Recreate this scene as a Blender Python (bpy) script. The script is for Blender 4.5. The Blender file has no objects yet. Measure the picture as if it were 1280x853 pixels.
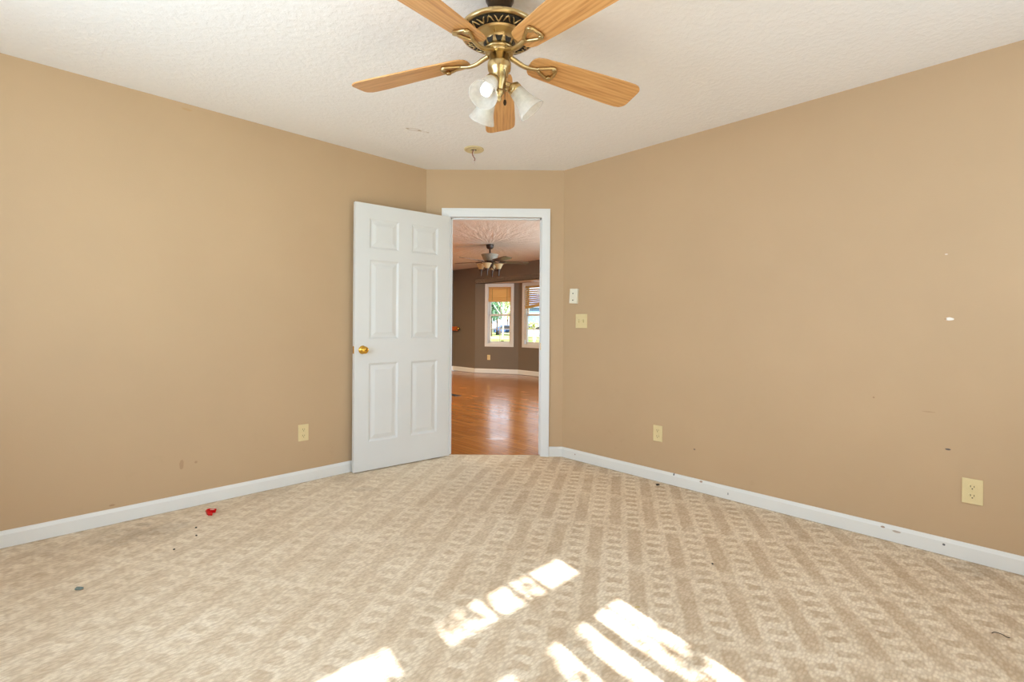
import bpy, bmesh, math, random
from mathutils import Vector, Matrix
random.seed(7)
C = bpy.context.scene.collection
SC = bpy.context.scene
PI = math.pi

# ------------------------------------------------------------------ camera
F = 607.0; CX, CY = 640.0, 406.0; ROLL = 0.0073; CAMZ = 1.1208
cam_d = bpy.data.cameras.new('camera'); cam = bpy.data.objects.new('camera', cam_d); C.objects.link(cam)
cam_d.sensor_width = 36.0; cam_d.lens = F / 1280 * 36.0
cam_d.shift_y = -(426.5 - CY) / 1280.0
cam_d.clip_start = 0.02; cam_d.clip_end = 600
cam.matrix_world = Matrix.Translation((0, 0, CAMZ)) @ Matrix.Rotation(PI / 2, 4, 'X') @ Matrix.Rotation(ROLL, 4, 'Z')
SC.camera = cam
SC.view_settings.view_transform = 'Standard'; SC.view_settings.look = 'None'
SC.view_settings.exposure = 0.0; SC.view_settings.gamma = 1.0; SC.view_settings.use_curve_mapping = False
SC.cycles.max_bounces = 10; SC.cycles.diffuse_bounces = 6; SC.cycles.glossy_bounces = 4
SC.cycles.transparent_max_bounces = 12
SC.cycles.sample_clamp_indirect = 4.0

# room frame: u runs along the left wall away from the camera, v along the right wall towards it
EU = Vector((0.7132, 0.7010, 0)); EV = Vector((0.7010, -0.7132, 0))
def W(u, v, z=0.0):
    p = EU * u + EV * v; return Vector((p.x, p.y, z))
def toUV(p): return p.x * EU.x + p.y * EU.y, p.x * EV.x + p.y * EV.y

# ------------------------------------------------------------------ light
wd = bpy.data.worlds.new('world'); SC.world = wd; wd.use_nodes = True
bgn = wd.node_tree.nodes['Background']; bgn.inputs[0].default_value = (0.72, 0.86, 1.0, 1); bgn.inputs[1].default_value = 2.6
SUN_H = (EU * 0.2 - EV); SUN_T = 0.826                      # horizontal travel, drop per unit of v travelled
sd = bpy.data.lights.new('sun', 'SUN'); sun = bpy.data.objects.new('sun', sd); C.objects.link(sun)
sd.energy = 20.0; sd.color = (0.97, 0.98, 1.0); sd.angle = math.radians(0.6)
sun.rotation_euler = Vector((SUN_H.x, SUN_H.y, -SUN_T)).to_track_quat('-Z', 'Y').to_euler(); sun.location = (0, -4, 6)
def area(name, loc, direction, sx, sy, power, col):
    d = bpy.data.lights.new(name, 'AREA'); o = bpy.data.objects.new(name, d); C.objects.link(o)
    d.shape = 'RECTANGLE'; d.size = sx; d.size_y = sy; d.energy = power; d.color = col
    o.location = loc; o.rotation_euler = Vector(direction).to_track_quat('-Z', 'Y').to_euler()
    return o
# daylight by the patio door behind the camera, then two fills at added windows
area('daylight_patio_door', W(0.42, 0.86, 1.15), -EV + Vector((0, 0, .35)), 1.7, 1.7, 10, (0.68, 0.86, 1.0))
area('fill_right_carpet', W(2.2, 0.86, 1.45), -EV + Vector((0, 0, .1)), 1.0, 1.2, 14, (0.68, 0.86, 1.0))  # added fill for the carpet on the right
area('fill_right_wall', W(-0.86, -1.55, 1.4), EU + Vector((0, 0, .35)), 1.7, 1.3, 53, (0.68, 0.86, 1.0))  # added fill that brightens the right wall
# added fills brightening the living room, with no windows there; a warm lamp round the corner
area('fill_living_side', W(5.3, 1.45, 1.3), -EV, 2.4, 1.6, 285, (0.72, 0.90, 1.0))
area('fill_living_front', W(7.15, -3.2, 1.35), -EU, 2.2, 1.4, 140, (0.72, 0.90, 1.0))
area('lamp_living_kitchen', W(3.4, -8.2, 2.38), (0, 0, -1), 1.2, 1.2, 200, (1.0, 0.74, 0.42))

# ------------------------------------------------------------------ helpers
class MB:
    def __init__(s): s.bm = bmesh.new()
    def face(s, pts):
        try: return s.bm.faces.new([s.bm.verts.new(p) for p in pts])
        except ValueError: return None
    def hexa(s, b, t):
        n = len(b); vb = [s.bm.verts.new(p) for p in b]; vt = [s.bm.verts.new(p) for p in t]
        s.bm.faces.new(vb[::-1]); s.bm.faces.new(vt)
        for i in range(n): s.bm.faces.new([vb[i], vb[(i + 1) % n], vt[(i + 1) % n], vt[i]])
        return s
    def prism(s, pts, z0, z1): return s.hexa([Vector((p[0], p[1], z0)) for p in pts], [Vector((p[0], p[1], z1)) for p in pts])
    def box(s, x0, x1, y0, y1, z0, z1): return s.prism([(x0, y0), (x1, y0), (x1, y1), (x0, y1)], z0, z1)
    def bevbox(s, x0, x1, y0, y1, z0, z1, b=0.002):
        t = bmesh.new(); vs = [t.verts.new((x, y, z)) for z in (z0, z1) for (x, y) in ((x0, y0), (x1, y0), (x1, y1), (x0, y1))]
        for f in ((3, 2, 1, 0), (4, 5, 6, 7), (0, 1, 5, 4), (1, 2, 6, 5), (2, 3, 7, 6), (3, 0, 4, 7)): t.faces.new([vs[i] for i in f])
        bmesh.ops.bevel(t, geom=t.edges[:], offset=b, segments=2, profile=0.6, affect='EDGES')
        s.merge(t); return s
    def merge(s, t, M=None):
        mp = {}
        for v in t.verts: mp[v] = s.bm.verts.new(M @ v.co if M else v.co)
        for f in t.faces:
            g = s.bm.faces.new([mp[v] for v in f.verts]); g.smooth = f.smooth
        t.free()
    def lathe(s, prof, n=32, M=None, caps=True):
        rings = []
        for r, z in prof:
            ring = []
            for k in range(n):
                a = 2 * PI * k / n; p = Vector((r * math.cos(a), r * math.sin(a), z))
                ring.append(s.bm.verts.new(M @ p if M else p))
            rings.append(ring)
        for a, b in zip(rings, rings[1:]):
            for k in range(n):
                f = s.bm.faces.new([a[k], a[(k + 1) % n], b[(k + 1) % n], b[k]]); f.smooth = True
        if caps:
            s.bm.faces.new(rings[0][::-1]); s.bm.faces.new(rings[-1])
        return s
    def tube(s, pts, rad, n=10, closed=False, flat=1.0, up=Vector((0, 0, 1))):
        pts = [Vector(p) for p in pts]; m = len(pts); rings = []
        for i, p in enumerate(pts):
            if closed: d = pts[(i + 1) % m] - pts[i - 1]
            else: d = pts[min(i + 1, m - 1)] - pts[max(i - 1, 0)]
            d.normalize(); a = d.cross(up)
            if a.length < 1e-4: a = d.cross(Vector((1, 0, 0)))
            a.normalize(); b = a.cross(d)
            r = rad[i] if isinstance(rad, (list, tuple)) else rad
            rings.append([s.bm.verts.new(p + a * (r * math.cos(2 * PI * k / n)) + b * (r * flat * math.sin(2 * PI * k / n))) for k in range(n)])
        rng = range(m) if closed else range(m - 1)
        for i in rng:
            A, B = rings[i], rings[(i + 1) % m]
            for k in range(n):
                f = s.bm.faces.new([A[k], A[(k + 1) % n], B[(k + 1) % n], B[k]]); f.smooth = True
        if not closed: s.bm.faces.new(rings[0][::-1]); s.bm.faces.new(rings[-1])
        return s
    def xf(s, M):
        bmesh.ops.transform(s.bm, matrix=M, verts=s.bm.verts[:]); return s
    def build(s, name, mat, parent=None, smooth=None):
        bmesh.ops.recalc_face_normals(s.bm, faces=s.bm.faces[:])
        me = bpy.data.meshes.new(name); s.bm.to_mesh(me); s.bm.free()
        if mat: me.materials.append(mat)
        o = bpy.data.objects.new(name, me); C.objects.link(o)
        if parent: o.parent = parent
        return o
def tag(o, label=None, cat=None, group=None, kind=None):
    if label: o['label'] = label
    if cat: o['category'] = cat
    if group: o['group'] = group
    if kind: o['kind'] = kind
    return o
def thing(name, label, cat, M, group=None):
    o = bpy.data.objects.new(name, None); C.objects.link(o); o.empty_display_size = 0.05
    o.matrix_world = M if isinstance(M, Matrix) else Matrix.Translation(M)
    return tag(o, label, cat, group)
def struct(o): o['kind'] = 'structure'; return o
def ray(px, py):
    dx, dy = px - CX, py - CY
    return Vector(((dx + dy * ROLL) / F, 1.0, -(dy - dx * ROLL) / F))
O = Vector((0, 0, CAMZ))
def on_plane(px, py, n, d):
    r = ray(px, py); return O + r * ((d - O.dot(n)) / r.dot(n))
def on_floor(px, py, z=0.0): return on_plane(px, py, Vector((0, 0, 1)), z)
def catmull(pts, k=6):
    P = [Vector(p) for p in pts]; out = []
    for i in range(len(P) - 1):
        p0, p1, p2, p3 = P[max(i - 1, 0)], P[i], P[i + 1], P[min(i + 2, len(P) - 1)]
        for j in range(k):
            t = j / k
            out.append(0.5 * ((2 * p1) + (p2 - p0) * t + (2 * p0 - 5 * p1 + 4 * p2 - p3) * t * t + (3 * p1 - p0 - 3 * p2 + p3) * t ** 3))
    out.append(P[-1]); return out

# ------------------------------------------------------------------ materials
def lin(r, g, b):
    f = lambda c: (c / 255) / 12.92 if c / 255 <= 0.04045 else ((c / 255 + 0.055) / 1.055) ** 2.4
    return (f(r), f(g), f(b), 1)
class NT:
    def __init__(s, name):
        s.m = bpy.data.materials.new(name); s.m.use_nodes = True; s.t = s.m.node_tree; s.n = s.t.nodes
        s.b = s.n['Principled BSDF']; s.out = s.n['Material Output']
    def new(s, typ, **kw):
        nd = s.n.new(typ)
        for k, v in kw.items(): setattr(nd, k, v)
        return nd
    def link(s, a, b): s.t.links.new(a, b)
    def setin(s, sock, v):
        if isinstance(v, bpy.types.NodeSocket): s.link(v, sock)
        else: sock.default_value = v
    def M(s, op, a, b=0.0, c=None):
        nd = s.new('ShaderNodeMath', operation=op); s.setin(nd.inputs[0], a); s.setin(nd.inputs[1], b)
        if c is not None: s.setin(nd.inputs[2], c)
        return nd.outputs[0]
    def coords(s):
        return s.new('ShaderNodeTexCoord').outputs['Object']
    def sep(s, v):
        nd = s.new('ShaderNodeSeparateXYZ'); s.link(v, nd.inputs[0]); return nd.outputs
    def comb(s, x, y, z):
        nd = s.new('ShaderNodeCombineXYZ'); s.setin(nd.inputs[0], x); s.setin(nd.inputs[1], y); s.setin(nd.inputs[2], z); return nd.outputs[0]
    def mapping(s, v, scale=(1, 1, 1), rot=(0, 0, 0)):
        nd = s.new('ShaderNodeMapping'); s.link(v, nd.inputs[0]); nd.inputs['Scale'].default_value = scale; nd.inputs['Rotation'].default_value = rot; return nd.outputs[0]
    def noise(s, v, scale, detail=3, rough=0.5):
        nd = s.new('ShaderNodeTexNoise'); s.link(v, nd.inputs['Vector']); nd.inputs['Scale'].default_value = scale
        nd.inputs['Detail'].default_value = detail; nd.inputs['Roughness'].default_value = rough; return nd.outputs['Fac']
    def voro(s, v, scale, rnd=1.0, out='Distance'):
        nd = s.new('ShaderNodeTexVoronoi'); s.link(v, nd.inputs['Vector']); nd.inputs['Scale'].default_value = scale
        nd.inputs['Randomness'].default_value = rnd; return nd.outputs[out]
    def ramp(s, f, *stops):
        nd = s.new('ShaderNodeValToRGB'); s.setin(nd.inputs[0], f); e = nd.color_ramp.elements
        while len(e) < len(stops): e.new(0.5)
        for el, (p, c) in zip(e, stops): el.position = p; el.color = c
        return nd.outputs[0]
    def mix(s, f, a, b, mode='MIX'):
        nd = s.new('ShaderNodeMix', data_type='RGBA', blend_type=mode); s.setin(nd.inputs[0], f); s.setin(nd.inputs[6], a); s.setin(nd.inputs[7], b); return nd.outputs[2]
    def rng(s, f, a, b, c=0.0, d=1.0, smooth=False):
        nd = s.new('ShaderNodeMapRange'); s.setin(nd.inputs[0], f)
        if smooth: nd.interpolation_type = 'SMOOTHSTEP'
        for i, x in enumerate((a, b, c, d)): nd.inputs[1 + i].default_value = x
        return nd.outputs[0]
    def bump(s, h, strength, dist):
        nd = s.new('ShaderNodeBump'); s.setin(nd.inputs['Height'], h); nd.inputs['Strength'].default_value = strength; nd.inputs['Distance'].default_value = dist
        s.link(nd.outputs[0], s.b.inputs['Normal'])
    def base(s, c, rough=0.5, metal=0.0, spec=None):
        s.setin(s.b.inputs['Base Color'], c); s.setin(s.b.inputs['Roughness'], rough); s.b.inputs['Metallic'].default_value = metal
        if spec is not None: s.b.inputs['Specular IOR Level'].default_value = spec
        return s
def simple(name, c, rough=0.5, metal=0.0, spec=None, nscale=30, amt=0.06):
    t = NT(name); v = t.coords(); n = t.noise(v, nscale, 3)
    k = t.mix(t.rng(n, 0.3, 0.7), tuple(x * (1 - amt) for x in c[:3]) + (1,), tuple(min(1, x * (1 + amt)) for x in c[:3]) + (1,))
    t.base(k, rough, metal, spec); return t.m
def spot(t, a, z, a0, z0, ra, rz):
    d = t.M('ADD', t.M('POWER', t.M('DIVIDE', t.M('SUBTRACT', a, a0), ra), 2.0), t.M('POWER', t.M('DIVIDE', t.M('SUBTRACT', z, z0), rz), 2.0))
    return d
def wall_paint(name, col, marks=(), axis=None):
    """flat latex paint; marks: (along, z, half length, half height, colour, strength) patches and scuffs"""
    t = NT(name); v = t.coords(); big = t.noise(v, 1.3, 4, 0.6); fine = t.noise(v, 160, 2)
    c = t.mix(t.rng(big, 0.35, 0.7), tuple(x * 0.965 for x in col[:3]) + (1,), tuple(x * 1.02 for x in col[:3]) + (1,))
    # faint hand smudges low on the wall
    x, y, z = t.sep(v)[:3]
    sm = t.M('MULTIPLY', t.rng(t.noise(v, 5.5, 5, 0.65), 0.62, 0.72), t.rng(z, 1.1, 0.2))
    c = t.mix(t.M('MULTIPLY', sm, 0.07), c, lin(120, 92, 62))
    if marks:
        a = t.M('ADD', t.M('MULTIPLY', x, axis.x), t.M('MULTIPLY', y, axis.y))
        for (a0, z0, ra, rz, mc, st) in marks:
            wob = t.M('ADD', spot(t, a, z, a0, z0, ra, rz), t.rng(t.noise(v, 60, 2), 0, 1, -0.6, 0.6))
            c = t.mix(t.M('MULTIPLY', t.rng(wob, 1.0, 0.6), st), c, mc)
    t.base(c, 0.55, 0, 0.35); t.bump(fine, 0.12, 0.002); return t.m
def mark_from(px, py, side, *rest):
    p = on_plane(px, py, EV, -3.474) if side == 'L' else on_plane(px, py, EU, 3.216)
    u, v = toUV(p); return ((u if side == 'L' else v), p.z) + rest
TAN = lin(196, 168, 134)
dk, sc1, wh = lin(70, 70, 75), lin(150, 112, 82), lin(245, 242, 235)
m_wall_l = wall_paint('tan_paint_left', TAN, [mark_from(227, 581, 'L', 0.012, 0.03, sc1, .35), mark_from(245, 578, 'L', 0.008, 0.008, sc1, .4), mark_from(140, 632, 'L', .016, .006, sc1, .5), mark_from(234, 137, 'L', .03, .008, lin(190, 150, 100), .4)], EU)
m_wall_r = wall_paint('tan_paint_right', TAN, [mark_from(1187, 399, 'R', 0.017, 0.009, wh, .95), mark_from(1182, 399, 'R', 0.006, 0.004, lin(170,140,105), .8), mark_from(1185, 562, 'R', 0.013, 0.005, dk, .9), mark_from(1183, 318, 'R', 0.006, 0.004, wh, .5), mark_from(1092, 497, 'R', .005, .005, sc1, .6), mark_from(868, 562, 'R', .008, .006, dk, .6), mark_from(1160, 515, 'R', .03, .004, sc1, .25)], EV)
m_wall = wall_paint('tan_paint', TAN)
m_taupe = wall_paint('taupe_paint', lin(122, 112, 101))

def ceiling_mat(name, col, strength, scar=None, burst=None):
    t = NT(name); v = t.coords(); x, y, z = t.sep(v)[:3]
    n1 = t.noise(v, 38, 4, 0.6); n2 = t.noise(v, 120, 2)
    h = t.M('ADD', t.rng(n1, 0.4, 0.62, 0, 1, True), t.M('MULTIPLY', n2, 0.3))
    c = t.mix(t.rng(n1, 0.35, 0.65), tuple(k * 0.985 for k in col[:3]) + (1,), col)
    if scar:                                             # a thin hooked crack in the plaster
        (sx, sy) = scar
        for (ox, oy, ra, rb, th) in ((0, 0, .045, .016, .42), (.06, .035, .035, .008, .5)):
            ca, sa = math.cos(th), math.sin(th)
            dx, dy = t.M('SUBTRACT', x, sx + ox), t.M('SUBTRACT', y, sy + oy)
            a = t.M('ADD', t.M('MULTIPLY', dx, ca), t.M('MULTIPLY', dy, sa)); b = t.M('SUBTRACT', t.M('MULTIPLY', dy, ca), t.M('MULTIPLY', dx, sa))
            d = t.M('SQRT', t.M('ADD', t.M('POWER', t.M('DIVIDE', a, ra), 2.0), t.M('POWER', t.M('DIVIDE', b, rb), 2.0)))
            ring = t.rng(t.M('ABSOLUTE', t.M('SUBTRACT', d, 1.0)), 0.28, 0.1)
            c = t.mix(t.M('MULTIPLY', ring, 0.55), c, lin(176, 150, 110))
    if burst:                                            # sunburst strokes trowelled round the fan
        dx, dy = t.M('SUBTRACT', x, burst[0]), t.M('SUBTRACT', y, burst[1])
        ang = t.M('ARCTAN2', dy, dx); rad = t.M('SQRT', t.M('ADD', t.M('MULTIPLY', dx, dx), t.M('MULTIPLY', dy, dy)))
        nn = t.noise(t.comb(t.M('MULTIPLY', t.M('COSINE', ang), 5.0), t.M('MULTIPLY', t.M('SINE', ang), 5.0), t.M('MULTIPLY', rad, 1.2)), 2.2, 4, .6)
        st = t.M('MULTIPLY', nn, t.rng(rad, 2.6, 0.6)); h = t.M('ADD', t.M('MULTIPLY', h, 0.6), t.M('MULTIPLY', st, 14.0))
    t.base(c, 0.85, 0, 0.2); t.bump(h, strength, 0.004); return t.m
_s = on_plane(517, 162, Vector((0, 0, 1)), 2.44)
m_ceil = ceiling_mat('white_knockdown_plaster', lin(239, 237, 234), 0.30, (_s.x, _s.y))
FAN2 = on_plane(612.5, 306, Vector((0, 0, 1)), 2.44)
m_ceil2 = ceiling_mat('cream_plaster', lin(222, 212, 198), 0.55, None, (FAN2.x, FAN2.y))

def carpet_mat():
    t = NT('patterned_loop_carpet'); v = t.coords(); x, y, z = t.sep(v)[:3]
    wn = t.noise(v, 22, 2); wob = t.rng(wn, 0, 1, -0.018, 0.018)
    p = t.M('ADD', t.M('SUBTRACT', t.M('MULTIPLY', x, 0.976), t.M('MULTIPLY', y, 0.217)), wob)
    q = t.M('ADD', t.M('ADD', t.M('MULTIPLY', x, 0.217), t.M('MULTIPLY', y, 0.976)), t.rng(t.noise(v, 17, 2), 0, 1, -0.03, 0.03))
    pc = t.M('ADD', t.M('DIVIDE', t.M('ADD', p, 0.018), 0.0985), 0.5)
    k = t.M('FLOOR', pc); fx = t.M('ABSOLUTE', t.M('SUBTRACT', t.M('SUBTRACT', pc, k), 0.5))     # 0 at the column's middle
    incol = t.rng(fx, 0.38, 0.28)
    qc = t.M('DIVIDE', t.M('SUBTRACT', q, 2.77), 0.94); j = t.M('FLOOR', qc); fq = t.M('SUBTRACT', qc, j)
    par = t.M('FRACT', t.M('MULTIPLY', t.M('ADD', t.M('ADD', k, j), 100.0), 0.5)); isblk = t.M('GREATER_THAN', par, 0.25)
    brk = t.rng(t.M('ABSOLUTE', t.M('SUBTRACT', fq, 0.52)), 0.045, 0.03); edge = t.rng(t.M('ABSOLUTE', t.M('SUBTRACT', fq, 0.5)), 0.465, 0.48)
    plain = t.M('MULTIPLY', t.M('SUBTRACT', 1.0, t.M('MULTIPLY', brk, 0.8)), t.M('SUBTRACT', 1.0, edge))
    bq = t.M('FRACT', t.M('DIVIDE', q, 0.078)); bars = t.rng(t.M('ABSOLUTE', t.M('SUBTRACT', bq, 0.5)), 0.19, 0.29)
    bars = t.M('ADD', t.M('MULTIPLY', bars, 1.25), -0.25)                                     # light cells are paler than the ground
    dark = t.M('MULTIPLY', incol, t.M('ADD', t.M('MULTIPLY', isblk, bars), t.M('MULTIPLY', t.M('SUBTRACT', 1.0, isblk), plain)))
    # pattern contrast uneven, faintest in the left half of the room
    dark = t.M('MULTIPLY', dark, t.M('MULTIPLY', t.rng(t.noise(v, 11, 4, .65), .32, .66, .35, 1.2), t.rng(t.M('ADD', x, t.rng(t.noise(v, 2.0, 3), .3, .7, -.4, .4)), -.9, .5, .50, 1.0)))
    ca, sa = EU.x, EU.y
    la = t.M('ADD', t.M('MULTIPLY', x, ca), t.M('MULTIPLY', y, sa)); lb = t.M('SUBTRACT', t.M('MULTIPLY', y, ca), t.M('MULTIPLY', x, sa))
    loops = t.comb(t.M('MULTIPLY', la, 44.0), t.M('MULTIPLY', lb, 112.0), 0.0)
    lp = t.voro(loops, 1.0, 0.8); grit = t.noise(v, 420, 2)
    f = t.M('ADD', t.M('ADD', t.M('MULTIPLY', dark, 0.45), t.rng(grit, 0.3, 0.7, -0.10, 0.10)), t.rng(t.noise(v, 3.2, 5, .7), .3, .7, -0.02, 0.28))
    c = t.ramp(f, (0.0, lin(244, 231, 210)), (0.18, lin(231, 215, 191)), (0.55, lin(213, 193, 167)), (1.0, lin(193, 169, 141)))
    c = t.mix(t.rng(lp, 0.25, 0.75), c, lin(150, 122, 92)) if False else t.mix(t.M('MULTIPLY', t.rng(lp, 0.3, 0.75), 0.34), c, lin(160, 130, 97))
    # trodden grey patches near the left wall
    for (px, py, r, s) in ((192, 665, .20, .26), (150, 668, .18, .16), (455, 612, .09, .2), (440, 600, .14, .14), (1215, 712, .12, .26), (60, 690, .16, .10), (345, 615, .2, .10)):
        w = on_floor(px, py); d = spot(t, x, y, w.x, w.y, r, r * .8)
        msk = t.M('MULTIPLY', t.rng(t.M('ADD', d, t.rng(t.noise(v, 12, 4, .7), .2, .8, -1.2, 1.2)), 1.0, 0.0), s)
        c = t.mix(msk, c, lin(134, 118, 100))
    # ragged dark line painted as the gap's shadow along the foot of the baseboards
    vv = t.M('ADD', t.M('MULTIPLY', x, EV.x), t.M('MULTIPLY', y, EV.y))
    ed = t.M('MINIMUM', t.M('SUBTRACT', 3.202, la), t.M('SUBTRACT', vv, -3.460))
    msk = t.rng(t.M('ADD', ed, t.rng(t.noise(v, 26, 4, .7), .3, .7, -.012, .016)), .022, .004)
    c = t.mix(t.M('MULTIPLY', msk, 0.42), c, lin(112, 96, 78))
    t.base(c, 0.95, 0, 0.1); t.bump(t.M('SUBTRACT', t.M('MULTIPLY', grit, 0.4), lp), 0.5, 0.006); return t.m
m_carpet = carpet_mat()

def plank_mat():
    t = NT('oak_strip_floor'); v = t.coords(); x, y, z = t.sep(v)[:3]
    a = t.M('ADD', t.M('MULTIPLY', x, EV.x), t.M('MULTIPLY', y, EV.y)); b = t.M('ADD', t.M('MULTIPLY', x, EU.x), t.M('MULTIPLY', y, EU.y))
    bi = t.M('DIVIDE', b, 0.057); k = t.M('FLOOR', bi); fb = t.M('SUBTRACT', bi, k)
    wnz = t.new('ShaderNodeTexWhiteNoise', noise_dimensions='2D'); sh = t.new('ShaderNodeTexWhiteNoise', noise_dimensions='1D'); t.link(k, sh.inputs['W'])
    ai = t.M('ADD', t.M('DIVIDE', a, 0.75), t.M('MULTIPLY', sh.outputs[0], 5.0)); ka = t.M('FLOOR', ai); fa = t.M('SUBTRACT', ai, ka)
    t.link(t.comb(k, ka, 0.0), wnz.inputs['Vector']); rnd = wnz.outputs['Value']
    g = t.noise(t.comb(t.M('MULTIPLY', a, 3.0), t.M('MULTIPLY', b, 55.0), rnd), 1.0, 4, .6)
    f = t.M('ADD', t.M('MULTIPLY', rnd, 0.35), t.M('MULTIPLY', g, 0.6))
    c = t.ramp(f, (0.1, lin(140, 85, 39)), (0.5, lin(170, 108, 51)), (0.95, lin(194, 132, 68)))
    gap = t.M('MAXIMUM', t.rng(t.M('ABSOLUTE', t.M('SUBTRACT', fb, 0.5)), 0.465, 0.49), t.rng(t.M('ABSOLUTE', t.M('SUBTRACT', fa, 0.5)), 0.496, 0.499))
    c = t.mix(t.M('MULTIPLY', gap, 0.6), c, lin(60, 30, 14))
    # a worn pale scuff before the doorway, two dark gouges further off
    for (px, py, rx, ry, cc, s) in ((621, 548, .10, .05, lin(205, 190, 190), .55), (598, 500, .2, .03, lin(60, 34, 16), .7), (572, 500, .12, .03, lin(60, 34, 16), .6)):
        w = on_floor(px, py); d = spot(t, x, y, w.x, w.y, rx, ry)
        c = t.mix(t.M('MULTIPLY', t.rng(t.M('ADD', d, t.rng(t.noise(v, 40, 3), .2, .8, -1, 1)), 1.0, .4), s), c, cc)
    t.base(c, t.rng(t.noise(v, 4, 3), .3, .7, .13, .22), 0, 0.5)
    t.bump(t.M('ADD', t.M('MULTIPLY', gap, -1.0), t.M('MULTIPLY', t.noise(v, 9, 2), 0.25)), 0.18, 0.002); return t.m
m_plank = plank_mat()

def oak_mat(name, c0, c1, c2, rough=0.32):
    t = NT(name); v = t.coords()
    w = t.noise(t.mapping(v, (3.0, 42, 42)), 1.0, 4, .62); w2 = t.noise(t.mapping(v, (9, 240, 60)), 1.0, 2)
    wave = t.new('ShaderNodeTexWave', wave_type='BANDS', bands_direction='Y'); t.link(t.mapping(v, (0.35, 1, 1)), wave.inputs['Vector'])
    wave.inputs['Scale'].default_value = 19; wave.inputs['Distortion'].default_value = 1.6; wave.inputs['Detail'].default_value = 2; wave.inputs['Detail Scale'].default_value = 1.6
    f = t.M('ADD', t.M('ADD', t.M('MULTIPLY', w, 0.66), t.M('MULTIPLY', w2, 0.26)), t.M('MULTIPLY', wave.outputs['Fac'], 0.11))
    c = t.ramp(f, (0.3, c0), (0.52, c1), (0.75, c2)); t.base(c, rough, 0, 0.4); return t.m
m_oak = oak_mat('golden_oak_veneer', lin(166, 112, 62), lin(202, 150, 92), lin(222, 175, 118))
m_dark_blade = oak_mat('walnut_veneer', lin(54, 36, 24), lin(84, 58, 40), lin(105, 76, 54), .4)
def brass_mat(name, c, rough):
    t = NT(name); v = t.coords(); n = t.noise(v, 40, 3)
    t.base(t.mix(t.rng(n, .3, .7), tuple(k * .95 for k in c[:3]) + (1,), c), t.rng(n, .3, .7, rough, rough + .04), 1.0); return t.m
m_brass = brass_mat('antique_brass', lin(200, 176, 128), 0.27)
m_gold = brass_mat('polished_brass', lin(226, 178, 78), 0.14)
m_bronze = brass_mat('dark_bronze', lin(72, 58, 44), 0.35)
m_patina = simple('blackened_metal', lin(42, 38, 32), 0.5)
m_iron = simple('rubbed_bronze', lin(62, 44, 36), 0.45)
m_pewter = simple('aged_pewter_resin', lin(150, 142, 128), 0.55, nscale=60, amt=.2)
def paint_white(name, c, chips=0.0, marks=()):
    t = NT(name); v = t.coords(); n = t.noise(v, 3, 3)
    k = t.mix(t.rng(n, .3, .7), tuple(x * .97 for x in c[:3]) + (1,), c)
    if chips: k = t.mix(t.M('MULTIPLY', t.rng(t.noise(v, 42, 4, .7), 0.70, 0.76), chips), k, lin(140, 128, 112))
    if marks:
        x, y, z = t.sep(v)[:3]; a = t.M('ADD', t.M('MULTIPLY', x, EV.x), t.M('MULTIPLY', y, EV.y))
        for (a0, z0, ra, rz, mc, st) in marks:
            wob = t.M('ADD', spot(t, a, z, a0, z0, ra, rz), t.rng(t.noise(v, 60, 2), 0, 1, -0.6, 0.6)); k = t.mix(t.M('MULTIPLY', t.rng(wob, 1.0, 0.6), st), k, mc)
    t.base(k, .38, 0, .4); t.bump(t.noise(v, 90, 2), .05, .002); return t.m
m_door = paint_white('white_door_paint', lin(224, 226, 226)); m_trim = paint_white('white_trim_paint', lin(231, 234, 236)); m_base = paint_white('scuffed_trim_paint', lin(232, 233, 231), .55); m_base_r = paint_white('nicked_trim_paint', lin(232, 233, 231), .55, [mark_from(843, 593, 'R', .006, .009, dk, .9), mark_from(877, 602, 'R', .012, .006, sc1, .8), mark_from(911, 617, 'R', .004, .010, dk, .6), mark_from(1104, 658, 'R', .010, .005, sc1, .8), mark_from(1121, 664, 'R', .02, .006, sc1, .6), mark_from(1180, 680, 'R', .006, .006, dk, .9), mark_from(1180, 694, 'R', .02, .005, dk, .8), mark_from(720, 568, 'R', .006, .006, sc1, .7)])
m_ivory = simple('ivory_plastic', lin(226, 208, 160), .35, amt=.02); m_whitepl = simple('white_plastic', lin(236, 232, 214), .4, amt=.02)
m_slot = simple('dark_slot', lin(92, 78, 54), .6); m_slot2 = simple('shadowed_ivory', lin(184, 164, 114), .5); m_black = simple('black_plastic', lin(30, 30, 32), .5)
m_beigebase = simple('yellowed_plastic', lin(214, 196, 150), .5, amt=.04)
m_wire_r = simple('red_wire', lin(150, 92, 78), .5); m_wire_w = simple('white_wire', lin(226, 214, 205), .5)
m_red = simple('red_foil', lin(205, 16, 22), .25, amt=.2); m_lint = simple('grey_green_lint', lin(118, 132, 128), .95, nscale=200, amt=.25); m_crumb = simple('dark_crumb', lin(60, 54, 44), .9)
m_paperbit = simple('straw_bit', lin(200, 178, 120), .8)
def bamboo_mat(name, c0, c1):
    t = NT(name); v = t.coords(); x, y, z = t.sep(v)[:3]
    n = t.noise(t.comb(t.M('MULTIPLY', x, 2.0), t.M('MULTIPLY', y, 2.0), t.M('MULTIPLY', z, 160.0)), 1.0, 3)
    c = t.mix(t.rng(n, .3, .7), c0, c1); t.base(c, .6)
    tr = t.new('ShaderNodeBsdfTranslucent'); t.link(c, tr.inputs[0]); mx = t.new('ShaderNodeMixShader'); mx.inputs[0].default_value = .45
    t.link(t.b.outputs[0], mx.inputs[1]); t.link(tr.outputs[0], mx.inputs[2]); t.link(mx.outputs[0], t.out.inputs[0]); return t.m
m_bamboo = bamboo_mat('woven_bamboo', lin(228, 186, 126), lin(246, 216, 162)); m_blind = bamboo_mat('tan_wood_slat', lin(216, 184, 124), lin(234, 208, 156))
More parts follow.
